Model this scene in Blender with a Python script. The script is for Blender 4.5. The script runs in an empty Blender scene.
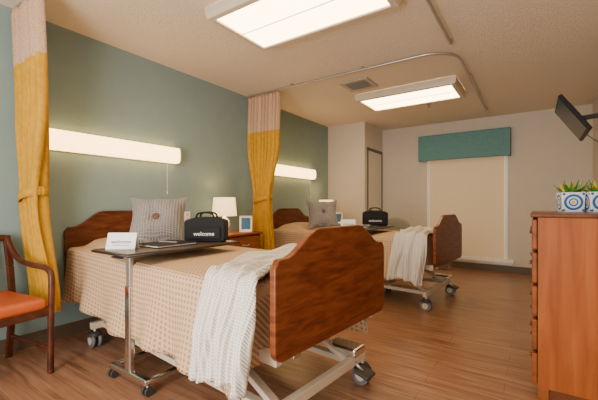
import bpy, bmesh, math, random
from math import sin, cos, pi, radians
from mathutils import Vector, Matrix
random.seed(4)
S = bpy.context.scene
COL = S.collection

# ------------------------------------------------------------------ materials
def newmat(name):
    m = bpy.data.materials.new(name); m.use_nodes = True
    nt = m.node_tree; b = nt.nodes['Principled BSDF']
    return m, nt, b
def N(nt, t, **k):
    n = nt.nodes.new(t)
    for a, v in k.items(): setattr(n, a, v)
    return n
def coords(nt, scale=(1,1,1), rot=(0,0,0)):
    tc = N(nt, 'ShaderNodeTexCoord'); mp = N(nt, 'ShaderNodeMapping')
    mp.inputs['Scale'].default_value = scale; mp.inputs['Rotation'].default_value = rot
    nt.links.new(tc.outputs['Object'], mp.inputs['Vector'])
    return mp.outputs['Vector']
def ramp(nt, fac, stops):
    r = N(nt, 'ShaderNodeValToRGB')
    els = r.color_ramp.elements
    els[0].position, els[0].color = stops[0][0], (*stops[0][1], 1)
    els[1].position, els[1].color = stops[-1][0], (*stops[-1][1], 1)
    for p, c in stops[1:-1]:
        e = els.new(p); e.color = (*c, 1)
    nt.links.new(fac, r.inputs['Fac'])
    return r.outputs['Color']
def mul(c, k): return tuple(min(1, x*k) for x in c)
def plain(name, col, rough=.6, metal=0, nscale=8, var=.06, bump=0, bscale=200, spec=.5):
    m, nt, b = newmat(name)
    v = coords(nt)
    n = N(nt, 'ShaderNodeTexNoise'); n.inputs['Scale'].default_value = nscale; n.inputs['Detail'].default_value = 4
    nt.links.new(v, n.inputs['Vector'])
    c = ramp(nt, n.outputs['Fac'], [(.3, mul(col, 1-var)), (.7, mul(col, 1+var))])
    nt.links.new(c, b.inputs['Base Color'])
    b.inputs['Roughness'].default_value = rough; b.inputs['Metallic'].default_value = metal
    b.inputs['Specular IOR Level'].default_value = spec
    if bump:
        n2 = N(nt, 'ShaderNodeTexNoise'); n2.inputs['Scale'].default_value = bscale; n2.inputs['Detail'].default_value = 3
        nt.links.new(v, n2.inputs['Vector'])
        bp = N(nt, 'ShaderNodeBump'); bp.inputs['Strength'].default_value = bump; bp.inputs['Distance'].default_value = .01
        nt.links.new(n2.outputs['Fac'], bp.inputs['Height']); nt.links.new(bp.outputs['Normal'], b.inputs['Normal'])
    return m
def wood(name, c1, c2, c3, scale=(1, 1, 1), rough=.35):
    m, nt, b = newmat(name)
    v = coords(nt, scale)
    n = N(nt, 'ShaderNodeTexNoise'); n.inputs['Scale'].default_value = 3; n.inputs['Detail'].default_value = 8
    n.inputs['Distortion'].default_value = .8
    nt.links.new(v, n.inputs['Vector'])
    c = ramp(nt, n.outputs['Fac'], [(.3, c1), (.5, c2), (.7, c3)])
    nt.links.new(c, b.inputs['Base Color']); b.inputs['Roughness'].default_value = rough
    b.inputs['Specular IOR Level'].default_value = .3
    return m
def emis(name, col, st, base=None):
    m, nt, b = newmat(name)
    b.inputs['Base Color'].default_value = (*(base or col), 1)
    b.inputs['Emission Color'].default_value = (*col, 1); b.inputs['Emission Strength'].default_value = st
    b.inputs['Roughness'].default_value = .5
    return m
def waffle(name, col, cell=.03, rough=.9, strength=.6, dark=.72):
    m, nt, b = newmat(name)
    v = coords(nt)
    sep = N(nt, 'ShaderNodeSeparateXYZ'); nt.links.new(v, sep.inputs[0])
    def s(sock):
        a = N(nt, 'ShaderNodeMath', operation='MULTIPLY'); a.inputs[1].default_value = 2*pi/cell
        nt.links.new(sock, a.inputs[0])
        q = N(nt, 'ShaderNodeMath', operation='SINE'); nt.links.new(a.outputs[0], q.inputs[0]); return q.outputs[0]
    ad = N(nt, 'ShaderNodeMath', operation='ADD'); nt.links.new(sep.outputs['Y'], ad.inputs[0]); nt.links.new(sep.outputs['Z'], ad.inputs[1])
    sx = s(sep.outputs['X']); sy = s(ad.outputs[0])
    mx = N(nt, 'ShaderNodeMath', operation='MAXIMUM'); nt.links.new(sx, mx.inputs[0]); nt.links.new(sy, mx.inputs[1])
    mr = N(nt, 'ShaderNodeMapRange'); mr.inputs['From Min'].default_value = -1; nt.links.new(mx.outputs[0], mr.inputs['Value'])
    c = ramp(nt, mr.outputs[0], [(.15, mul(col, dark)), (.75, col)])
    nt.links.new(c, b.inputs['Base Color']); b.inputs['Roughness'].default_value = rough
    b.inputs['Specular IOR Level'].default_value = .15
    bp = N(nt, 'ShaderNodeBump'); bp.inputs['Strength'].default_value = strength; bp.inputs['Distance'].default_value = .006
    nt.links.new(mr.outputs[0], bp.inputs['Height']); nt.links.new(bp.outputs['Normal'], b.inputs['Normal'])
    return m

M_teal = plain('paint_teal', (.225, .315, .31), .7, bump=.15, bscale=150, var=.03, spec=.3)
M_beige = plain('paint_beige', (.60, .54, .47), .75, bump=.12, bscale=150, var=.02)
M_ceil = plain('ceiling_texture', (.74, .64, .51), .9, bump=.7, bscale=110, var=.04, nscale=60)
M_base = plain('vinyl_base', (.10, .07, .045), .5)
M_white = plain('white_paint', (.88, .87, .85), .5, var=.02)
M_trimgray = plain('door_frame_gray', (.12, .115, .105), .5)
M_door = plain('door_paint', (.68, .63, .56), .5, var=.02)
M_chrome = plain('chrome', (.75, .72, .68), .22, 1.0, var=.02)
M_steel = plain('brushed_steel', (.5, .48, .45), .4, .9)
M_almond = plain('bed_frame_paint', (.62, .54, .43), .4, var=.04)
M_black = plain('black_plastic', (.012, .012, .014), .4)
M_rubber = plain('caster_rubber', (.03, .03, .03), .6)
M_bluegray = plain('caster_tread', (.14, .15, .17), .5)
M_fixture = plain('fixture_enamel', (.58, .50, .39), .45, var=.02)
M_diff = emis('diffuser', (1, .72, .36), 13.5, (.8, .75, .6))
M_wl = emis('wall_light_diffuser', (1, .60, .22), 7.5, (.8, .7, .5))
M_shade = emis('lamp_shade_linen', (1, .62, .27), 2.4, (.8, .7, .55))
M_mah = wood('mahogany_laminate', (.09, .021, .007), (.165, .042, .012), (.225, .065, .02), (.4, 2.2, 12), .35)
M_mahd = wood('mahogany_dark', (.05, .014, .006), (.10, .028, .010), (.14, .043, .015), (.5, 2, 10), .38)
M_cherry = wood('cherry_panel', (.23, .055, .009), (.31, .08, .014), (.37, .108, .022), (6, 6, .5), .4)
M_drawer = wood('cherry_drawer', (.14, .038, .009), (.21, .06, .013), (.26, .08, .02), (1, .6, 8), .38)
M_topd = wood('dresser_top', (.08, .028, .012), (.13, .042, .016), (.16, .055, .024), (3, 1, 3), .3)
M_tab = wood('table_laminate', (.04, .024, .016), (.09, .053, .034), (.14, .09, .06), (9, .8, 3), .3)
M_spread = waffle('waffle_bedspread', (.60, .405, .25), .030, dark=.55, strength=.8)
M_throw = waffle('knit_throw', (.77, .74, .69), .016, strength=.9, dark=.78)
M_matt = plain('mattress_ticking', (.18, .16, .15), .8)
M_pill = waffle('gray_knit', (.30, .285, .285), .02, strength=.9, dark=.6)
M_btn = plain('leather_button', (.13, .05, .025), .5)
M_yel = plain('curtain_gold', (.52, .28, .018), .85, nscale=25, var=.12, bump=.3, bscale=300, spec=.2)
M_seat = plain('vinyl_orange', (.44, .08, .015), .45, bump=.1)
M_chairw = wood('chair_wood', (.035, .010, .005), (.07, .018, .008), (.10, .03, .013), (3, 3, 3), .35)
M_tealf = plain('valance_fabric', (.11, .26, .275), .85, nscale=40, var=.12)
M_blue = plain('glaze_blue', (.015, .12, .42), .25)
M_glaze = plain('glaze_white', (.74, .77, .78), .25, var=.02)
M_leaf = plain('leaf_green', (.07, .25, .03), .5, nscale=30, var=.3)
M_yleaf = plain('flower_yellow', (.75, .50, .03), .5)
M_bag = plain('bag_nylon', (.010, .010, .013), .6, bump=.3, bscale=400, spec=.2)
M_print = plain('print_white', (.85, .85, .85), .5)
M_pblue = plain('print_blue', (.03, .12, .3), .5)
M_screen = plain('tv_screen', (.008, .009, .011), .2, spec=.15)
M_tvb = plain('tv_bezel', (.012, .012, .014), .5, spec=.2)
M_graygr = plain('chair_upholstery', (.24, .25, .22), .85, bump=.2, bscale=300)
M_metalg = plain('vent_metal', (.42, .38, .32), .5)
M_dark = plain('vent_dark', (.06, .05, .04), .8)

def blindmat():
    m, nt, b = newmat('roller_shade_cloth')
    v = coords(nt)
    n = N(nt, 'ShaderNodeTexNoise'); n.inputs['Scale'].default_value = 120; nt.links.new(v, n.inputs['Vector'])
    c = ramp(nt, n.outputs['Fac'], [(.3, (.82, .70, .53)), (.7, (.88, .76, .59))])
    nt.links.new(c, b.inputs['Base Color']); b.inputs['Roughness'].default_value = .9
    t = N(nt, 'ShaderNodeBsdfTranslucent'); nt.links.new(c, t.inputs['Color'])
    mx = N(nt, 'ShaderNodeMixShader'); mx.inputs[0].default_value = .33
    out = nt.nodes['Material Output']
    nt.links.new(b.outputs[0], mx.inputs[1]); nt.links.new(t.outputs[0], mx.inputs[2]); nt.links.new(mx.outputs[0], out.inputs[0])
    return m
M_blind = blindmat()
def glassmat():
    m, nt, b = newmat('window_glass')
    t = N(nt, 'ShaderNodeBsdfTransparent'); t.inputs['Color'].default_value = (.85, .88, .88, 1)
    b.inputs['Roughness'].default_value = .05
    mx = N(nt, 'ShaderNodeMixShader'); mx.inputs[0].default_value = .92
    nt.links.new(b.outputs[0], mx.inputs[1]); nt.links.new(t.outputs[0], mx.inputs[2]); nt.links.new(mx.outputs[0], nt.nodes['Material Output'].inputs[0])
    return m
M_glass = glassmat()

def netting():
    m, nt, b = newmat('curtain_netting')
    b.inputs['Base Color'].default_value = (.54, .36, .24, 1); b.inputs['Roughness'].default_value = .9
    v = coords(nt)
    n = N(nt, 'ShaderNodeTexNoise'); n.inputs['Scale'].default_value = 200
    nt.links.new(v, n.inputs['Vector'])
    r = ramp(nt, n.outputs['Fac'], [(.36, (.45,)*3), (.46, (1,)*3)])
    nt.links.new(r, b.inputs['Alpha'])
    return m
M_net = netting()

def floor_mat():
    m, nt, b = newmat('wood_plank_floor')
    v = coords(nt)
    br = N(nt, 'ShaderNodeTexBrick'); br.offset = .37
    br.inputs['Scale'].default_value = 1; br.inputs['Brick Width'].default_value = 1.1; br.inputs['Row Height'].default_value = .125
    br.inputs['Mortar Size'].default_value = .0014; br.inputs['Color1'].default_value = (0, 0, 0, 1); br.inputs['Color2'].default_value = (1, 1, 1, 1)
    br.inputs['Mortar'].default_value = (.2, .2, .2, 1)
    nt.links.new(v, br.inputs['Vector'])
    mp = N(nt, 'ShaderNodeMapping'); mp.inputs['Scale'].default_value = (1.2, 16, 1); nt.links.new(v, mp.inputs['Vector'])
    n = N(nt, 'ShaderNodeTexNoise'); n.inputs['Scale'].default_value = 2.2; n.inputs['Detail'].default_value = 9; n.inputs['Distortion'].default_value = .7
    nt.links.new(mp.outputs[0], n.inputs['Vector'])
    g = ramp(nt, n.outputs['Fac'], [(.28, (.175, .078, .040)), (.48, (.30, .148, .082)), (.72, (.40, .22, .13))])
    t = ramp(nt, br.outputs['Color'], [(0, (.84, .82, .80)), (1, (1.0, 1.0, 1.0))])
    mx = N(nt, 'ShaderNodeMix', data_type='RGBA', blend_type='MULTIPLY'); mx.inputs['Factor'].default_value = 1
    nt.links.new(g, mx.inputs[6]); nt.links.new(t, mx.inputs[7])
    mm = N(nt, 'ShaderNodeMix', data_type='RGBA'); nt.links.new(br.outputs['Fac'], mm.inputs['Factor'])
    nt.links.new(mx.outputs[2], mm.inputs[6]); mm.inputs[7].default_value = (.12, .055, .03, 1)
    nt.links.new(mm.outputs[2], b.inputs['Base Color'])
    b.inputs['Roughness'].default_value = .28
    bp = N(nt, 'ShaderNodeBump'); bp.inputs['Strength'].default_value = .05; nt.links.new(n.outputs['Fac'], bp.inputs['Height'])
    nt.links.new(bp.outputs['Normal'], b.inputs['Normal'])
    return m
M_floor = floor_mat()

# ------------------------------------------------------------------ geometry helpers
def link(ob, parent=None):
    COL.objects.link(ob)
    if parent: ob.parent = parent
    return ob
def empty(name, loc=(0, 0, 0), rz=0):
    e = bpy.data.objects.new(name, None); e.location = loc; e.rotation_euler = (0, 0, radians(rz)); e.empty_display_size = .1
    COL.objects.link(e); return e
def mesh_obj(name, bm, mat, parent=None, smooth=False, bevel=0, seg=2):
    me = bpy.data.meshes.new(name)
    bmesh.ops.recalc_face_normals(bm, faces=bm.faces)
    bm.to_mesh(me); bm.free()
    for m in (mat if isinstance(mat, (list, tuple)) else [mat]): me.materials.append(m)
    if smooth:
        for p in me.polygons: p.use_smooth = True
    ob = bpy.data.objects.new(name, me); link(ob, parent)
    if bevel:
        md = ob.modifiers.new('bevel', 'BEVEL'); md.width = bevel; md.segments = seg; md.limit_method = 'ANGLE'
    return ob
def box(name, parent, c, d, mat, bevel=0, rot=None, seg=2):
    bm = bmesh.new(); bmesh.ops.create_cube(bm, size=1)
    bmesh.ops.scale(bm, vec=d, verts=bm.verts)
    if rot: bmesh.ops.rotate(bm, matrix=Matrix.Rotation(rot[1], 3, rot[0]), verts=bm.verts)
    if parent is None:
        ob = mesh_obj(name, bm, mat, None, bevel=bevel, seg=seg); ob.location = c
    else:
        bmesh.ops.translate(bm, vec=c, verts=bm.verts)
        ob = mesh_obj(name, bm, mat, parent, bevel=bevel, seg=seg)
    return ob
def box2(name, parent, a, b, mat, bevel=0):
    c = [(a[i]+b[i])/2 for i in range(3)]; d = [abs(b[i]-a[i]) for i in range(3)]
    return box(name, parent, c, d, mat, bevel)
def rod(name, parent, p, q, r, mat, r2=None, seg=16):
    p, q = Vector(p), Vector(q); L = (q-p).length
    bm = bmesh.new()
    bmesh.ops.create_cone(bm, cap_ends=True, segments=seg, radius1=r, radius2=r if r2 is None else r2, depth=L)
    rot = (q-p).to_track_quat('Z', 'Y').to_matrix()
    bmesh.ops.rotate(bm, matrix=rot, verts=bm.verts); bmesh.ops.translate(bm, vec=(p+q)/2, verts=bm.verts)
    ob = mesh_obj(name, bm, mat, parent)
    for f in ob.data.polygons: f.use_smooth = len(f.vertices) == 4
    return ob
def beam(name, parent, p, q, w, h, mat, bevel=.004):
    p, q = Vector(p), Vector(q); L = (q-p).length
    bm = bmesh.new(); bmesh.ops.create_cube(bm, size=1); bmesh.ops.scale(bm, vec=(w, h, L), verts=bm.verts)
    rot = (q-p).to_track_quat('Z', 'Y').to_matrix()
    bmesh.ops.rotate(bm, matrix=rot, verts=bm.verts); bmesh.ops.translate(bm, vec=(p+q)/2, verts=bm.verts)
    return mesh_obj(name, bm, mat, parent, bevel=bevel)
def tube(name, parent, pts, r, mat, cyc=False, bez=True):
    cu = bpy.data.curves.new(name, 'CURVE'); cu.dimensions = '3D'; cu.bevel_depth = r; cu.bevel_resolution = 3; cu.use_fill_caps = True
    if bez:
        sp = cu.splines.new('NURBS'); sp.points.add(len(pts)-1); sp.order_u = 3; sp.use_endpoint_u = True
    else:
        sp = cu.splines.new('POLY'); sp.points.add(len(pts)-1)
    for i, p in enumerate(pts): sp.points[i].co = (*p, 1)
    sp.use_cyclic_u = cyc; cu.resolution_u = 8
    cu.materials.append(mat)
    ob = bpy.data.objects.new(name, cu); link(ob, parent)
    dg = bpy.context.evaluated_depsgraph_get()
    me = bpy.data.meshes.new_from_object(ob.evaluated_get(dg))
    bpy.data.objects.remove(ob)
    for p in me.polygons: p.use_smooth = True
    o2 = bpy.data.objects.new(name, me)
    if not me.materials: me.materials.append(mat)
    return link(o2, parent)
def lathe(name, parent, prof, mat, c=(0, 0, 0), seg=32):
    bm = bmesh.new(); rings = []
    for r, z in prof:
        rings.append([bm.verts.new((c[0]+r*cos(2*pi*i/seg), c[1]+r*sin(2*pi*i/seg), c[2]+z)) for i in range(seg)])
    for a, b in zip(rings, rings[1:]):
        for i in range(seg):
            bm.faces.new((a[i], a[(i+1) % seg], b[(i+1) % seg], b[i]))
    return mesh_obj(name, bm, mat, parent, smooth=True)
def prism(name, parent, outline, axis, a, b, mat, bevel=0):
    bm = bmesh.new()
    def mk(u, v, w):
        return {'x': (w, u, v), 'y': (u, w, v), 'z': (u, v, w)}[axis]
    A = [bm.verts.new(mk(u, v, a)) for u, v in outline]; B = [bm.verts.new(mk(u, v, b)) for u, v in outline]
    bm.faces.new(A); bm.faces.new(B[::-1]); n = len(A)
    for i in range(n): bm.faces.new((A[i], B[i], B[(i+1) % n], A[(i+1) % n]))
    return mesh_obj(name, bm, mat, parent, bevel=bevel)
def grid(name, parent, rows, mat, thick=0, smooth=True, subd=0, matfn=None):
    bm = bmesh.new(); V = [[bm.verts.new(p) for p in r] for r in rows]
    for i in range(len(V)-1):
        for j in range(len(V[0])-1):
            f = bm.faces.new((V[i][j], V[i][j+1], V[i+1][j+1], V[i+1][j]))
            if matfn: f.material_index = matfn(i, j)
    me_ob = mesh_obj(name, bm, mat, parent, smooth=smooth)
    if thick:
        md = me_ob.modifiers.new('solid', 'SOLIDIFY'); md.thickness = thick; md.offset = 0
    if subd:
        md = me_ob.modifiers.new('sub', 'SUBSURF'); md.levels = md.render_levels = subd
    return me_ob
def sm(t):
    t = max(0, min(1, t)); return t*t*(3-2*t)

# ------------------------------------------------------------------ room shell
H = 2.53; XL = -3.18; XR = .68; YB = 6.45; YF = -1.2; YC = 5.60; XC = -2.45
box2('floor', None, (XL-.1, YF, -.1), (XR+.1, YB+.1, 0), M_floor)
box2('ceiling', None, (XL-.1, YF, H), (XR+.1, YB+.1, H+.1), M_ceil)
box2('wall_left', None, (XL-.1, YF, 0), (XL, YB+.1, H), M_teal)
box2('wall_right', None, (XR, YF, 0), (XR+.1, YB+.1, H), M_beige)
WX0, WX1, WZ0, WZ1 = -1.61, -.36, .20, 1.98
wb = empty('wall_back')
box2('wall_part_1', wb, (XL, YB, 0), (WX0, YB+.1, H), M_beige)
box2('wall_part_2', wb, (WX1, YB, 0), (XR, YB+.1, H), M_beige)
box2('wall_part_3', wb, (WX0, YB, WZ1), (WX1, YB+.1, H), M_beige)
box2('wall_part_4', wb, (WX0, YB, 0), (WX1, YB+.1, WZ0), M_beige)
box2('wall_closet_front', None, (XL, YC, 0), (XC, YC+.08, H), M_beige)
DZ = 2.10; DY0 = 5.70; DY1 = 6.43
wc = empty('wall_closet_side')
box2('wall_part_1', wc, (XC-.08, YC+.08, 0), (XC, DY0, H), M_beige)
box2('wall_part_2', wc, (XC-.08, DY1, 0), (XC, YB, H), M_beige)
box2('wall_part_3', wc, (XC-.08, DY0, DZ), (XC, DY1, H), M_beige)
dr = empty('door_1')
box2('leaf', dr, (XC-.045, DY0+.05, .01), (XC+.004, DY1-.05, DZ-.05), M_door, .002)
box2('frame_left', dr, (XC-.07, DY0-.0, 0), (XC+.010, DY0+.05, DZ), M_trimgray, .003)
box2('frame_right', dr, (XC-.07, DY1-.05, 0), (XC+.010, DY1, DZ), M_trimgray, .003)
box2('frame_head', dr, (XC-.07, DY0, DZ-.05), (XC+.010, DY1, DZ+.005), M_trimgray, .003)
kn = lathe('knob', dr, [(0, 0), (.03, .005), (.03, .03), (0, .045)], M_chrome)
kn.rotation_euler = (0, radians(90), 0); kn.location = (XC+.004, DY0+.12, 1.0)
bh = .105
box2('baseboard_left', None, (XL, YF, 0), (XL+.012, YC, bh), M_base, .002)
box2('baseboard_back', None, (XC+.0, YB-.012, 0), (XR, YB, bh), M_base, .002)
box2('baseboard_right', None, (XR-.012, YF, 0), (XR, YB-.013, bh), M_base, .002)
box2('baseboard_closet', None, (XL+.013, YC-.012, 0), (XC, YC, bh), M_base, .002)

w = empty('window_1', (0, 0, 0))
box2('frame_left', w, (WX0, YB-.015, WZ0), (WX0+.03, YB+.06, WZ1), M_white, .003)
box2('frame_right', w, (WX1-.05, YB-.015, WZ0), (WX1, YB+.06, WZ1), M_white, .003)
box2('frame_top', w, (WX0+.03, YB-.005, WZ1-.04), (WX1-.05, YB+.06, WZ1), M_white, .003)
box2('sill', w, (WX0-.03, YB-.06, WZ0-.045), (WX1+.08, YB+.06, WZ0+.01), M_white, .004)
box2('apron', w, (WX0-.02, YB-.02, WZ0-.085), (WX1+.06, YB, WZ0-.045), M_white, .003)
box2('pane', w, (WX0+.03, YB+.085, WZ0+.01), (WX1-.05, YB+.09, WZ1-.04), M_glass)
bl = empty('roller_blind')
box2('cloth', bl, (WX0+.034, YB+.022, WZ0+.04), (WX1-.054, YB+.024, WZ1-.045), M_blind)
box2('hem_bar', bl, (WX0+.034, YB+.014, WZ0+.012), (WX1-.054, YB+.032, WZ0+.05), M_blind, .004)
va = empty('window_valance')
VX0, VX1, VZ0, VZ1 = -1.735, -.32, 1.86, 2.305
box2('front_panel', va, (VX0, YB-.13, VZ0), (VX1, YB-.11, VZ1), M_tealf, .008)
box2('side_left', va, (VX0, YB-.115, VZ0), (VX0+.02, YB-.001, VZ1), M_tealf, .004)
box2('side_right', va, (VX1-.02, YB-.115, VZ0), (VX1, YB-.001, VZ1), M_tealf, .004)
box2('top_board', va, (VX0+.01, YB-.115, VZ1-.02), (VX1-.01, YB-.001, VZ1-.002), M_tealf, .003)
tube('welt_bottom', va, [(VX0, YB-.13, VZ0+.012), (VX1, YB-.13, VZ0+.012)], .006, M_tealf, bez=False)
tube('welt_top', va, [(VX0, YB-.13, VZ1-.012), (VX1, YB-.13, VZ1-.012)], .006, M_tealf, bez=False)

# ------------------------------------------------------------------ ceiling lights
def ceiling_light(x0, x1, y0, y1):
    e = empty('ceiling_light', ((x0+x1)/2, (y0+y1)/2, H))
    lx, ly = (x1-x0)/2, (y1-y0)/2
    bm = bmesh.new()
    o = [(-lx, -ly), (lx, -ly), (lx, ly), (-lx, ly)]
    def ring(k, z): return [bm.verts.new((x*(1-k/lx), y*(1-k/ly), z)) for x, y in o]
    R = [ring(0, -.001), ring(0, -.05), ring(.012, -.085), ring(.050, -.088), ring(.060, -.078)]
    for a, b_ in zip(R, R[1:]):
        for i in range(4): bm.faces.new((a[i], a[(i+1) % 4], b_[(i+1) % 4], b_[i]))
    mesh_obj('housing', bm, M_fixture, e)
    bm = bmesh.new(); D = ring(.059, -.079)
    bm.faces.new(D); mesh_obj('diffuser', bm, M_diff, e)
    for s in (-1, 1):
        box('end_bar', e, (s*(lx-.05), 0, -.085), (.012, 2*ly-.1, .01), M_fixture, .002)
    box('center_rib', e, (0, 0, -.082), (2*lx-.12, .008, .006), M_fixture, .001)
    return e
ceiling_light(-2.0, -.76, 1.70, 2.36)
ceiling_light(-1.96, -.73, 4.16, 4.82)

def wall_light(y0, y1, z0=1.52, z1=1.68):
    e = empty('wall_light', (XL, (y0+y1)/2, (z0+z1)/2))
    L = (y1-y0)/2; h = (z1-z0)/2
    prof = []
    for i in range(9):
        a = -pi/2+pi*i/8
        prof.append((.055+.045*cos(a)**.5 if cos(a) > 1e-6 else .055, h*sin(a)))
    out = [(.012, -h)]+[(x, z) for x, z in prof]+[(.012, h)]
    prism('diffuser', e, out, 'y', -L+.012, L-.012, M_wl)
    o2 = [(0.0, -h-.004)]+[(x+.004, z*1.04) for x, z in prof]+[(0.0, h+.004)]
    prism('cap_near', e, o2, 'y', -L, -L+.012, M_fixture)
    prism('cap_far', e, o2, 'y', L-.012, L, M_fixture)
    box('back_plate', e, (.006, 0, 0), (.011, 2*L, 2*h+.01), M_fixture, .002)
    tube('pull_cord', e, [(.09, L-.16, -h), (.09, L-.16, -h-.3)], .0018, M_white, bez=False)
    lathe('cord_pull', e, [(0, 0), (.006, .004), (.004, .03), (0, .034)], M_white, (.09, L-.16, -h-.33), 12)
    return e
wall_light(1.08, 2.30)
wall_light(3.80, 5.02)

v = empty('ceiling_vent', (-1.75, 3.83, H))
for nm, c, d in (('rim_a', (0, -.15, -.008), (.36, .05, .014)), ('rim_b', (0, .15, -.008), (.36, .05, .014)),
                 ('rim_c', (-.155, 0, -.008), (.05, .25, .014)), ('rim_d', (.155, 0, -.008), (.05, .25, .014))):
    box(nm, v, c, d, M_metalg, .003)
box('dark_duct', v, (0, 0, -.003), (.27, .25, .003), M_dark)
for i in range(8):
    box('louver_%d' % i, v, (0, -.11+i*.031, -.012), (.26, .022, .003), M_metalg, rot=('X', radians(35)))
sp = empty('fire_sprinkler', (-1.26, 5.12, H))
lathe('escutcheon', sp, [(.04, -.001), (.038, -.012), (.012, -.016), (.010, -.045), (0, -.046)], M_steel)
lathe('deflector', sp, [(0, -.062), (.02, -.06), (.02, -.057), (0, -.056)], M_steel)
for s in (-1, 1): rod('yoke_arm', sp, (s*.012, 0, -.04), (s*.010, 0, -.06), .002, M_steel)

def track(name, pts):
    e = empty(name)
    tube('rail', e, pts, .013, M_steel, bez=False)
    return e
ZT = H-.035
def arc(cx, cy, r, a0, a1, n=10):
    return [(cx+r*cos(radians(a0+(a1-a0)*i/n)), cy+r*sin(radians(a0+(a1-a0)*i/n)), ZT) for i in range(n+1)]
ta = track('curtain_track', [(XL+.01, 3.35, ZT)]+arc(-.9, 3.65, .30, -90, 0)+[(-.6, 5.85, ZT)])
tb = track('curtain_track', [(XL+.01, .90, ZT)]+arc(-.91, 1.20, .30, -90, 0)+[(-.61, 3.25, ZT)])
for t_, pl in ((ta, [(-2.4, 3.35), (-1.5, 3.35), (-.6, 4.2), (-.6, 5.0), (-.6, 5.83)]), (tb, [(-2.4, .9), (-1.5, .9), (-.61, 1.9), (-.61, 3.23)])):
    for x, y in pl: box('hanger', t_, (x, y, H-.013), (.03, .03, .025), M_steel)

# ------------------------------------------------------------------ curtains
def curtain(rows_def, ztop, zhem, znet, nf, amp, tie):
    e = empty('privacy_curtain')
    NZ, NX = 60, 110
    rows = []
    for i in range(NZ+1):
        z = ztop+(zhem-ztop)*i/NZ
        xc, hw, yc, sl, A = rows_def(z)
        r = []
        for j in range(NX+1):
            t = j/NX; x = xc+(2*t-1)*hw
            ph = 2*pi*nf*t+.35*sin(z*2.3+t*9)
            y = yc+sl*(x-xc)+A*sin(ph)+A*.3*sin(2.3*ph+z*1.5)
            zz = z + (.02*sin(7*t) if i == NZ else 0)
            r.append((x+.3*A*cos(ph), y, zz))
        rows.append(r)
    grid('drape', e, rows, [M_yel, M_net], thick=.003, matfn=lambda i, j: 1 if ztop+(zhem-ztop)*(i+.5)/NZ > znet else 0)
    xc, hw, yc, sl, A = rows_def(tie)
    pr = []
    for k in range(3):
        z = tie-.03+k*.03
        pr.append([(xc+(hw+.015)*cos(2*pi*i/24), yc+(A*1.3+.02)*sin(2*pi*i/24), z+.03*cos(2*pi*i/24)) for i in range(25)])
    grid('tieback', e, pr, M_yel, thick=.006)
    for j in range(12):
        xc, hw, yc, sl, A = rows_def(ztop)
        x = xc-hw+2*hw*j/11
        rod('carrier_%d' % j, e, (x, yc, ztop-.01), (x, yc, ZT-.0155), .004, M_steel, seg=8)
    return e
def lerp(tab, z):
    for (z0, *a), (z1, *b) in zip(tab, tab[1:]):
        if z <= z0 and z >= z1:
            t = sm((z0-z)/(z0-z1)); return [p+(q-p)*t for p, q in zip(a, b)]
    return tab[-1][1:] if z < tab[-1][0] else tab[0][1:]
T1 = [(2.6, -2.90, .26, .90, 0, .028), (1.75, -2.91, .24, .93, .0, .03), (1.15, -2.98, .13, .97, .0, .045), (.30, -2.94, .21, 1.03, .0, .028)]
T2 = [(2.6, -2.84, .26, 3.35, 0, .028), (1.85, -2.86, .26, 3.35, 0, .03), (1.15, -2.85, .12, 3.35, 0, .05), (.30, -2.86, .20, 3.36, 0, .045)]
curtain(lambda z: lerp(T1, z), 2.47, .33, 2.06, 9, .03, 1.15)
curtain(lambda z: lerp(T2, z), 2.47, .33, 2.00, 9, .03, 1.15)

# ------------------------------------------------------------------ bed
def board_outline(w_, z0, zs, zt, r=.05):
    pts = []
    for i in range(7):
        a = pi+pi/2*i/6; pts.append((-w_+r+r*cos(a), z0+r+r*sin(a)))
    for i in range(7):
        a = -pi/2+pi/2*i/6; pts.append((w_-r+r*cos(a), z0+r+r*sin(a)))
    n = 40
    for i in range(n+1):
        y = w_-2*w_*i/n
        e_ = w_-abs(y)
        z = zs+(zt-zs)*sm((e_-.06)/.24)
        if e_ < .035: z = zs-.035+math.sqrt(max(0, .035**2-(.035-e_)**2))
        pts.append((y, z))
    return pts
def caster(parent, x, y, nm, rr=.055):
    cu = bpy.data.objects.new(nm, None); cu.empty_display_size = .05; link(cu, parent)
    for s in (-1, 1):
        rod(nm+'_wheel', cu, (x, y+s*.012, rr), (x, y+s*.034, rr), rr, M_bluegray, seg=24)
        rod(nm+'_hub', cu, (x, y+s*.034, rr), (x, y+s*.038, rr), rr*.55, M_almond, seg=20)
    box(nm+'_fork', cu, (x, y, rr+.018), (rr*1.3, .02, rr*1.1), M_rubber, .008)
    rod(nm+'_stem', cu, (x, y, rr+.03), (x, y, rr*2+.045), .012, M_steel)
    lathe(nm+'_hood', cu, [(0, .030), (rr*.6, .026), (rr*.95, 0), (rr*.9, -.006), (0, -.004)], M_rubber, (x, y, rr*1.7), 20)
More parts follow.
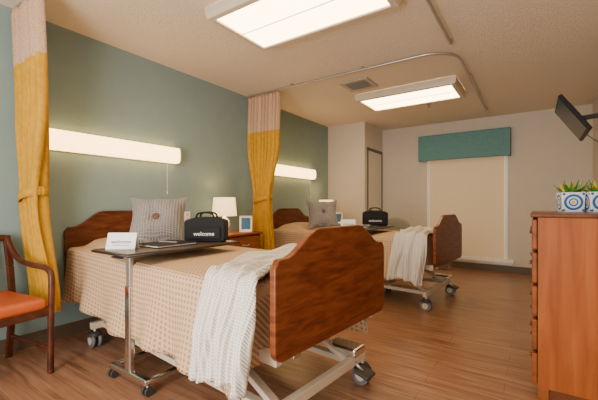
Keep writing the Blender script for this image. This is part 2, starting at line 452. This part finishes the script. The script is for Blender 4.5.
def bed(loc, rz):
    e = empty('hospital_bed', loc, rz)
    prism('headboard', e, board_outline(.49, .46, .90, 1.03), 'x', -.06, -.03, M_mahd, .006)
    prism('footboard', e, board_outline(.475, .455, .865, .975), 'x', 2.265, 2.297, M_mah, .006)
    box2('deck', e, (.02, -.42, .43), (2.12, .42, .50), M_black, .01)
    for s in (-1, 1):
        beam('side_rail_%d' % s, e, (-.02, s*.40, .44), (2.25, s*.40, .44), .04, .05, M_almond)
        box('board_bracket_%d' % s, e, (2.25, s*.30, .50), (.03, .05, .16), M_steel, .004)
    box2('mattress', e, (0, -.45, .50), (2.10, .45, .715), M_matt, .05)
    for s in (-1, 1):
        beam('base_rail_%d' % s, e, (.30, s*.33, .16), (2.17, s*.33, .16), .05, .035, M_almond)
        beam('lift_leg_foot_%d' % s, e, (2.14, s*.30, .17), (1.62, s*.30, .43), .045, .03, M_almond)
        beam('lift_leg_head_%d' % s, e, (.34, s*.30, .17), (.82, s*.30, .43), .045, .03, M_almond)
        caster(e, 2.18, s*.42, 'caster_foot_%d' % s); caster(e, .34, s*.40, 'caster_head_%d' % s)
    beam('base_cross_foot', e, (2.17, -.44, .165), (2.17, .44, .165), .04, .05, M_almond)
    beam('base_cross_head', e, (.34, -.43, .165), (.34, .43, .165), .04, .05, M_almond)
    beam('base_cross_mid', e, (1.62, -.33, .16), (1.62, .33, .16), .03, .05, M_almond)
    box('motor', e, (1.25, 0, .34), (.35, .16, .14), M_black, .02)
    rod('actuator', e, (1.4, 0, .33), (1.9, 0, .22), .022, M_steel)
    box('brake_housing', e, (2.10, .36, .215), (.20, .13, .05), M_chrome, .012)
    box('brake_pedal', e, (2.25, .32, .12), (.09, .10, .018), M_rubber, .005, rot=('Y', radians(15)))
    rod('brake_arm', e, (2.17, .32, .17), (2.24, .32, .125), .010, M_steel)
    rows = []
    xs = [.0+2.13*i/70 for i in range(71)]
    zt = .74
    def prof(x, drop=0, xo=0):
        r = []
        hem = .30+.018*sin(x*5)+.02*sin(x*2.1+1)
        nS = 14
        pil = .075*sm((x-.02)/.10)*(1-sm((x-.38)/.22))
        def top(y):
            k = sm((.42-abs(y))/.12)
            return zt-.008*sm((abs(y)-.3)/.15)+pil*k*(.8+.2*cos(y*6))+.003*sin(x*9+y*5)
        pts = []
        for i in range(nS):
            t = i/nS; z = hem+(zt-.035-hem)*t
            out = .468+.012+(1-t)**1.3*(.030*sin(x*15+.6*sin(x*4))+.032)
            pts.append((-out, z))
        for i in range(5):
            a = pi-pi/2*i/4*1.0
            pts.append((-.44+.04*cos(a), zt-.038+.03*sin(a)))
        for i in range(1, 24):
            y = -.43+.86*i/24; pts.append((y, top(y)))
        for i in range(5):
            a = pi/2-pi/2*i/4
            pts.append((.44+.04*cos(a), zt-.038+.03*sin(a)))
        for i in range(nS-1, -1, -1):
            t = i/nS; z = hem+(zt-.035-hem)*t
            out = .48+(1-t)**1.3*(.030*sin(x*14+2)+.030)
            pts.append((out, z))
        for y, z in pts:
            zz = z-drop*max(0, (z-hem))
            r.append((x+xo, y, zz))
        return r
    for x in xs: rows.append(prof(x))
    for k in range(1, 9):
        t = k/8; rows.append([(p[0]+.025*sm(t*3)+.012*sin(p[1]*17)*t, p[1], p[2]) for p in prof(2.13, t*.72)])
    grid('bedspread', e, rows, M_spread, thick=.008)
    return e
BED1 = bed((-3.075, 1.72, 0), -5)
BED2 = bed((-3.055, 4.25, 0), -5)

def throw(bedob, x0, x1, yfar, skew, hemz, seed):
    e = empty('knit_throw_blanket', bedob.location, -5)
    NW, NV = 60, 80
    L1 = yfar+.485; L2 = .76-hemz
    rows = []
    for i in range(NV+1):
        s = (L1+L2)*i/NV
        r = []
        for j in range(NW+1):
            t = j/NW
            fold = sin(t*2*pi*3.3+seed)+.5*sin(t*2*pi*6.1+1.1*seed+s*2)
            if s < L1-.04:
                y = yfar-s; z = .762+.014*(1+fold)*.9+.010*sin(s*14+t*5)+.012; dn = 0
            elif s < L1+.04:
                a = (s-(L1-.04))/.08*pi/2
                y = -.445-.055*sin(a)-.01*fold*sin(a)*.6; z = .735+.04*cos(a)+.012*(1+fold)*cos(a); dn = 0
            else:
                dn = (s-L1-.04)
                y = -.50-.04*min(1, dn*5)-.035*min(1, dn*2.2)-.024*fold*min(1, dn*4+.3); z = .735-dn*(1+.06*sin(t*5+seed))
            wid = (x1-x0)*(1-.10*sm(s/L1)+.12*sm(dn*2.5))
            xc = (x0+x1)/2+skew*(L1-min(s, L1))+.02*sin(s*6+seed)
            x = xc+(t-.5)*wid+.012*sin(s*11+t*9)
            r.append((x, y, z))
        rows.append(r)
    grid('cloth', e, rows, M_throw, thick=.014)
    return e
throw(BED1, 1.87, 2.22, .40, -.26, .33, 1.2)
throw(BED2, 1.84, 2.21, .40, -.15, .28, 2.7)

# ------------------------------------------------------------------ overbed tables
def overbed_table(loc, rz=0, zt=.815):
    e = empty('overbed_table', loc, rz)
    box2('top', e, (-.20, -.12, zt-.022), (.20, .72, zt), M_tab, .008)
    tube('edge_trim', e, [(-.2, -.12, zt-.011), (.2, -.12, zt-.011), (.2, .72, zt-.011), (-.2, .72, zt-.011)], .007, M_black, cyc=True, bez=False)
    box2('support_channel', e, (-.03, -.04, zt-.05), (.03, .45, zt-.022), M_steel, .004)
    box('column_outer', e, (0, 0, .33), (.06, .035, .54), M_chrome, .008)
    box('column_inner', e, (0, 0, .66), (.045, .026, .22), M_steel, .006)
    box('crossbar', e, (0, 0, .075), (.40, .045, .035), M_chrome, .008)
    for s in (-1, 1):
        box('foot_%d' % s, e, (s*.185, .28, .075), (.035, .58, .028), M_chrome, .008)
        for yy in (0.0, .55):
            for k in (-1, 1):
                rod('wheel', e, (s*.185+k*.008, yy, .026), (s*.185+k*.024, yy, .026), .026, M_rubber, seg=20)
            rod('stem', e, (s*.185, yy, .02), (s*.185, yy, .065), .007, M_steel)
    box('height_lever', e, (.03, -.09, zt-.035), (.10, .02, .01), M_black, .003)
    return e
T1o = overbed_table((-2.0, 1.13, 0), 0)
T2o = overbed_table((-1.70, 3.65, 0), 0)

def text_mesh(name, parent, txt, size, loc, rot, mat):
    cu = bpy.data.curves.new(name, 'FONT'); cu.body = txt; cu.size = size; cu.extrude = .0006; cu.align_x = 'CENTER'; cu.align_y = 'CENTER'
    ob = bpy.data.objects.new(name, cu); COL.objects.link(ob)
    dg = bpy.context.evaluated_depsgraph_get(); me = bpy.data.meshes.new_from_object(ob.evaluated_get(dg)); bpy.data.objects.remove(ob)
    me.materials.clear(); me.materials.append(mat)
    o = bpy.data.objects.new(name, me); o.location = loc; o.rotation_euler = rot; link(o, parent); return o
def tent_card(loc, rz, w_=.17, h=.095):
    e = empty('tent_card', loc, rz)
    prism('card', e, [(-.036, 0), (-.034, 0), (0, h-.003), (.034, 0), (.036, 0), (0, h+.001)], 'x', -w_/2, w_/2, M_print)
    a = math.atan2(.036, h)
    text_mesh('lettering', e, 'welcome', .032, (0, -.0215, h*.46), (pi/2-a, 0, 0), M_pblue)
    bm_ = box('rule_line', e, (0, 0, 0), (.10, .003, .0012), M_pblue); bm_.location = (0, -.029, h*.25); bm_.rotation_euler = (pi/2-a, 0, 0)
    return e
def duffel(loc, rz, s=1.0):
    e = empty('tote_bag', loc, rz)
    w_, h = .145*s, .175*s
    P_ = lambda t: (t*w_, h*(1-.14*abs(t)**3))
    out = [(-w_*1.0, .02), (-w_*.93, 0), (w_*.93, 0), (w_*1.0, .02)]+[P_(1-2*i/32) for i in range(33)]
    prism('body', e, out, 'y', -.07*s, .07*s, M_bag, .02*s)
    prism('front_pocket', e, [(-w_*.8, .02), (w_*.8, .02), (w_*.8, h*.62), (-w_*.8, h*.62)], 'y', -.082*s, -.065*s, M_bag, .008)
    tube('zipper', e, [(P_(t)[0], 0, P_(t)[1]+.002) for t in (-.9, -.5, 0, .5, .9)], .003, M_black)
    for k in (-1, 1):
        tube('handle_%d' % k, e, [(-.07*s, k*.06*s, h*.75), (-.065*s, k*.055*s, h+.02), (-.03*s, k*.045*s, h+.035), (.03*s, k*.045*s, h+.035), (.065*s, k*.055*s, h+.02), (.07*s, k*.06*s, h*.75)], .007, M_bag)
    text_mesh('lettering', e, 'welcome', .040*s, (0, -.0835*s, h*.34), (pi/2, 0, 0), M_print)
    return e
def folder(loc, rz):
    e = empty('portfolio_folder', loc, rz)
    box2('cover_bottom', e, (-.12, -.15, 0), (.12, .15, .004), M_bag, .002)
    box2('pages', e, (-.112, -.142, .004), (.112, .142, .012), M_print, .001)
    box2('cover_top', e, (-.12, -.15, .012), (.12, .15, .016), M_bag, .002)
    tube('pen', e, [(-.06, -.02, .0205), (.06, .03, .0205)], .0045, M_steel, bez=False)
    return e
tent_card((-2.06, 1.12, .816), 38)
folder((-2.0, 1.385, .816), 0)
duffel((-1.98, 1.70, .816), 35, 1.0)
tent_card((-1.80, 3.64, .816), 30)
folder((-1.70, 3.88, .816), 0)
duffel((-1.70, 4.21, .816), 24, 1.1)

# ------------------------------------------------------------------ cushions
def cushion(loc, rz, tilt, size=.42):
    e = empty('throw_pillow', loc, rz)
    n = 30
    R = Matrix.Rotation(-tilt, 3, 'X')
    zoff = Vector((0, 0, size/2*cos(tilt)+.03))
    def pt(u, v_, sg):
        th = .135*max(0, (1-abs(u)**2.4)*(1-abs(v_)**2.4))**.62
        th *= (1-.38*math.exp(-(u*u+v_*v_)*14))
        th += .006*sin(9*math.atan2(v_, u))*math.exp(-((u*u+v_*v_)**.5-.45)**2*14)
        edge = .012*sin(u*7+v_*5)*max(abs(u), abs(v_))**4
        return Vector((u*size/2*(1-.17*(1-abs(v_)**1.8)*abs(u)), -sg*th+edge, v_*size/2*(1-.17*(1-abs(u)**1.8)*abs(v_))))
    for sg, nm in ((1, 'front_face'), (-1, 'back_face')):
        rows = [[tuple(R @ pt(-1+2*i/n, -1+2*j/n, sg)+zoff) for j in range(n+1)] for i in range(n+1)]
        grid(nm, e, rows, M_pill)
    bpt = R @ Vector((0, -.095, 0))+zoff
    bm = bmesh.new(); bmesh.ops.create_uvsphere(bm, u_segments=20, v_segments=12, radius=.026)
    bmesh.ops.scale(bm, vec=(1, .4, 1), verts=bm.verts); bmesh.ops.rotate(bm, matrix=R, verts=bm.verts); bmesh.ops.translate(bm, vec=bpt, verts=bm.verts)
    mesh_obj('button', bm, M_btn, e, smooth=True)
    return e
cushion((-2.43, 1.60, .725), 48, radians(30), .45)
cushion((-2.43, 4.13, .725), 40, radians(30), .45)

# ------------------------------------------------------------------ nightstands, lamps, frames
def nightstand(y0, y1):
    e = empty('nightstand', (XL+.02, (y0+y1)/2, 0)); w_ = (y1-y0)/2; zt = .76; D = .44
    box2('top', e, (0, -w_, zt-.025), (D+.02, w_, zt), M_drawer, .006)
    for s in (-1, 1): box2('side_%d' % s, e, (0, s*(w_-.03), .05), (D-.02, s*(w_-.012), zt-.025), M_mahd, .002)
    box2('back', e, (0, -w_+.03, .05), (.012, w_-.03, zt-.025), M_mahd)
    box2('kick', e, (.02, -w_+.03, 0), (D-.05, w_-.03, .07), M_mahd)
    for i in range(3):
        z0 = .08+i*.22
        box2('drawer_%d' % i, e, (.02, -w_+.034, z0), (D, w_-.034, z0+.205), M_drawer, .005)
        tube('pull_%d' % i, e, [(D, -.05, z0+.11), (D+.02, -.045, z0+.105), (D+.022, 0, z0+.10), (D+.02, .045, z0+.105), (D, .05, z0+.11)], .005, M_steel)
    return e
nightstand(2.62, 3.18)
nightstand(4.98, 5.52)
M_bulb = emis('bulb_warm', (1, .60, .27), 160)
def lamp(loc):
    e = empty('table_lamp', loc)
    lathe('base', e, [(0, 0), (.055, 0), (.055, .012), (.03, .022), (.045, .05), (.065, .09), (.055, .14), (.02, .18), (.012, .20), (.010, .25), (0, .25)], M_glaze)
    sh = lathe('shade', e, [(.140, .195), (.122, .405)], M_shade)
    sh.modifiers.new('s', 'SOLIDIFY').thickness = .003
    rod('harp', e, (0, 0, .25), (0, 0, .38), .003, M_steel)
    bm = bmesh.new(); bmesh.ops.create_uvsphere(bm, u_segments=16, v_segments=10, radius=.03); bmesh.ops.translate(bm, vec=(0, 0, .28), verts=bm.verts)
    mesh_obj('bulb', bm, M_bulb, e, smooth=True)
    return e
lamp((-2.95, 2.79, .761)); lamp((-2.95, 5.13, .761))
def photo_frame(loc, rz):
    e = empty('picture_frame', loc, rz)
    w_, h = .075, .19
    for nm, a, b_ in (('left', (-w_, -.01, 0), (-w_+.012, .01, h)), ('right', (w_-.012, -.01, 0), (w_, .01, h)), ('bottom', (-w_, -.01, 0), (w_, .01, .012)), ('head', (-w_, -.01, h-.012), (w_, .01, h))):
        box2(nm, e, a, b_, M_white, .002)
    box2('mat_board', e, (-w_+.01, -.002, .01), (w_-.01, .004, h-.01), M_print)
    box2('print', e, (-w_+.022, -.004, .03), (w_-.022, -.001, h-.025), M_pblue)
    beam('easel', e, (0, .01, h*.7), (0, .07, .003), .02, .004, M_white, .001)
    return e
photo_frame((-2.85, 3.04, .761), 40); photo_frame((-2.84, 5.36, .761), 30)

# ------------------------------------------------------------------ armchair
def arm_chair(loc, rz):
    e = empty('wooden_armchair', loc, rz)
    for s in (-1, 1):
        y = s*.26
        pts = [(-.27, y, 0), (-.23, y, .25), (-.22, y, .45), (-.25, y, .65), (-.30, y, .86)]
        for k in range(len(pts)-1): beam('back_post_%d_%d' % (s, k), e, pts[k], pts[k+1], .04, .03, M_chairw, .006)
        tube('arm_%d' % s, e, [(-.285, y, .84), (-.26, y, .80), (-.16, y*1.02, .70), (0, y*1.03, .675), (.17, y*1.03, .675), (.25, y*1.02, .65), (.262, y, .55), (.25, y, .30), (.25, y, 0.006)], .019, M_chairw)
        beam('side_rail_%d' % s, e, (-.22, y, .40), (.25, y, .40), .022, .05, M_chairw)
        beam('stretcher_%d' % s, e, (-.24, y, .16), (.25, y, .16), .018, .025, M_chairw)
    beam('front_rail', e, (.25, -.26, .40), (.25, .26, .40), .022, .05, M_chairw)
    beam('rear_rail', e, (-.22, -.26, .40), (-.22, .26, .40), .022, .05, M_chairw)
    tube('crest_rail', e, [(-.30, -.28, .84), (-.325, -.1, .865), (-.325, .1, .865), (-.30, .28, .84)], .024, M_chairw)
    box('seat_cushion', e, (.015, 0, .455), (.50, .48, .075), M_seat, .03, seg=4)
    for k in range(4):
        yy = -.15+.10*k
        beam('slat_%d' % k, e, (-.235, yy, .42), (-.31, yy, .85), .014, .04, M_chairw)
    return e
arm_chair((-2.78, .635, 0), 8)

def side_chair(loc, rz):
    e = empty('upholstered_chair', loc, rz)
    out = [(-.22, .50), (.22, .50)]
    for i in range(13):
        a = pi*i/12; out.append((.235*cos(a), .74+.13*sin(a)))
    prism('backrest', e, out, 'y', .20, .26, M_graygr, .022)
    box('seat', e, (0, -.01, .44), (.50, .48, .09), M_graygr, .03, seg=4)
    for s in (-1, 1):
        beam('rear_leg_%d' % s, e, (s*.21, .24, 0), (s*.20, .22, .62), .03, .03, M_chairw)
        beam('front_leg_%d' % s, e, (s*.22, -.21, 0), (s*.21, -.20, .41), .03, .03, M_chairw)
    return e
side_chair((-1.90, 5.35, 0), 0)

# ------------------------------------------------------------------ dresser
d = empty('chest_of_drawers', (0, 0, 0))
dx0, dx1, dy0, dy1, dz = .012, .60, 2.28, 3.10, 1.035
box2('side_near', d, (dx0, dy0, .09), (dx1, dy0+.02, dz-.022), M_cherry, .002)
box2('side_far', d, (dx0, dy1-.02, .09), (dx1, dy1, dz-.022), M_cherry, .002)
box2('back', d, (dx1-.012, dy0+.02, .09), (dx1, dy1-.02, dz-.022), M_drawer)
box2('bottom', d, (dx0, dy0+.02, .09), (dx1-.012, dy1-.02, .11), M_drawer)
box2('top', d, (dx0-.035, dy0-.012, dz-.022), (dx1+.01, dy1+.012, dz), M_topd, .006)
box2('plinth', d, (dx0+.02, dy0+.012, 0), (dx1-.02, dy1-.012, .09), M_topd)
for y in (dy0, dy1-.05):
    box2('foot', d, (dx0, y, 0), (dx0+.05, y+.05, .09), M_drawer, .004)
nD = 5; dh = (dz-.022-.10)/nD
for i in range(nD):
    z0 = .10+i*dh
    box2('drawer_%d' % i, d, (dx0-.028, dy0+.004, z0+.006), (dx0-.002, dy1-.004, z0+dh-.012), M_drawer, .006)
    box2('drawer_box_%d' % i, d, (dx0, dy0+.03, z0+.02), (dx1-.03, dy1-.03, z0+dh-.03), M_drawer)
    for yy in (dy0+.2, dy1-.2):
        rod('knob', d, (dx0-.028, yy, z0+dh/2), (dx0-.04, yy, z0+dh/2), .012, M_topd)
def planter(loc, seed):
    e = empty('potted_succulent', loc, 12)
    s = .062; h = .125
    bm = bmesh.new()
    r_ = [[bm.verts.new((x*k, y*k, z)) for x, y in ((-1, -1), (1, -1), (1, 1), (-1, 1))] for k, z in ((s*.90, 0), (s, h), (s*.86, h), (s*.84, h-.02))]
    bm.faces.new(r_[0][::-1]); bm.faces.new(r_[3])
    for a, b_ in zip(r_, r_[1:]):
        for i in range(4): bm.faces.new((a[i], a[(i+1) % 4], b_[(i+1) % 4], b_[i]))
    mesh_obj('pot', bm, M_glaze, e, bevel=.005)
    def disc(nm, cx, cz, r0, r1, fy, mat, ax):
        bm = bmesh.new(); n = 24
        for i in range(n):
            a0, a1 = 2*pi*i/n, 2*pi*(i+1)/n
            q = []
            for (rr, aa) in ((r0, a0), (r1, a0), (r1, a1), (r0, a1)):
                u, v_ = cx+rr*cos(aa), cz+rr*sin(aa)
                off = s*(.90+.10*v_/h)+.0012
                q.append(bm.verts.new((u, -off, v_) if ax == 'y' else (-off, u, v_)))
            try: bm.faces.new(q)
            except: pass
        mesh_obj(nm, bm, mat, e)
    for ax in ('y', 'x'):
        disc('ring_outer', 0, h*.5, .036, .050, 0, M_blue, ax)
        disc('ring_inner', 0, h*.5, .017, .025, 0, M_blue, ax)
        disc('dot', 0, h*.5, .0005, .009, 0, M_yleaf, ax)
        for cx in (-.05, .05):
            for cz in (.012, h-.012): disc('corner', cx, cz, .0003, .008, 0, M_blue, ax)
    rnd = random.Random(seed)
    for k in range(50):
        a = rnd.uniform(0, 2*pi); L = rnd.uniform(.06, .11); el = rnd.uniform(.5, 1.4); r0 = rnd.uniform(0, .04)
        p0 = Vector((r0*cos(a), r0*sin(a), h-.015)); dr_ = Vector((cos(a)*cos(el), sin(a)*cos(el), sin(el)))
        sd = Vector((-sin(a), cos(a), 0)); bm = bmesh.new()
        rows = []
        for q in range(5):
            t = q/4; wv = .009*math.sin(pi*(.15+.85*t)**.8)+.0003
            c = p0+dr_*L*t+Vector((0, 0, -.01*t*t)); n_ = dr_.cross(sd)*.003
            rows.append([c-sd*wv, c+n_, c+sd*wv])
        V = [[bm.verts.new(p) for p in r] for r in rows]
        for i in range(4):
            for j in range(2): bm.faces.new((V[i][j], V[i][j+1], V[i+1][j+1], V[i+1][j]))
        mesh_obj('leaf_%d' % k, bm, M_yleaf if k % 6 == 0 else M_leaf, e, smooth=True)
    return e
planter((.185, 2.80, dz), 3); planter((.32, 2.78, dz), 8)

# ------------------------------------------------------------------ television
TX = .295
tv = empty('wall_television', (TX, 4.36, 1.93))
tl = math.atan2(.22, .34)
hh, ww = .205, .345
for nm, a, b_, m_, bv in (('bezel', (-.012, -ww, -hh), (.022, ww, hh), M_tvb, .006), ('screen', (-.0145, -ww+.018, -hh+.024), (-.011, ww-.018, hh-.018), M_screen, .001), ('back_shell', (.02, -ww*.6, -hh*.6), (.05, ww*.6, hh*.6), M_tvb, .01)):
    o = box2(nm, tv, a, b_, m_, bv); o.rotation_euler = (0, -tl, 0)
box('mount_plate', tv, (XR-TX-.01, 0, 0), (.02, .14, .24), M_black, .003)
beam('mount_arm', tv, (.04, 0, 0), (XR-TX-.01, 0, .02), .05, .04, M_black)
tube('power_cable', tv, [(.05, .1, -.05), (.18, .12, -.22), (XR-TX-.006, .1, -.3), (XR-TX-.006, .1, -.9)], .004, M_black)

def outlet(y, z):
    e = empty('wall_outlet', (XL, y, z))
    box('plate', e, (.004, 0, 0), (.007, .075, .115), M_white, .002)
    for s in (-1, 1): box('socket', e, (.008, 0, s*.024), (.003, .03, .028), M_fixture, .001)
outlet(2.45, .95)

# ------------------------------------------------------------------ added fill lights behind the camera, out of view + ambient fill
def area(name, loc, target, size, energy, col):
    l = bpy.data.lights.new(name, 'AREA'); l.shape = 'DISK'; l.size = size; l.energy = energy; l.color = col
    o = bpy.data.objects.new(name, l); o.location = loc
    o.rotation_euler = (Vector(target)-Vector(loc)).to_track_quat('-Z', 'Y').to_euler(); COL.objects.link(o)
area('fill_light_room', (-.9, -1.1, 2.0), (-1.0, 6.4, 1.9), 1.2, 38, (1, .91, .80))  # unseen fill added to brighten the room, no fixture stands here
area('fill_light_ceiling', (-1.2, -1.0, .8), (-1.3, 5.5, 2.6), 1.2, 66, (1, .89, .77))  # second added fill, tilted up to lift the ceiling and far end
wd = bpy.data.worlds.new('room_ambient'); S.world = wd; wd.use_nodes = True
bg = wd.node_tree.nodes['Background']; bg.inputs[0].default_value = (1, .91, .80, 1); bg.inputs[1].default_value = 2.4

cam = bpy.data.cameras.new('camera'); co = bpy.data.objects.new('camera', cam); COL.objects.link(co)
co.location = (0, 0, 1.08); co.rotation_euler = (radians(90), 0, radians(34.4))
cam.sensor_width = 36; cam.lens = 345/598*36; cam.shift_y = 5/598; cam.clip_start = .05
S.camera = co
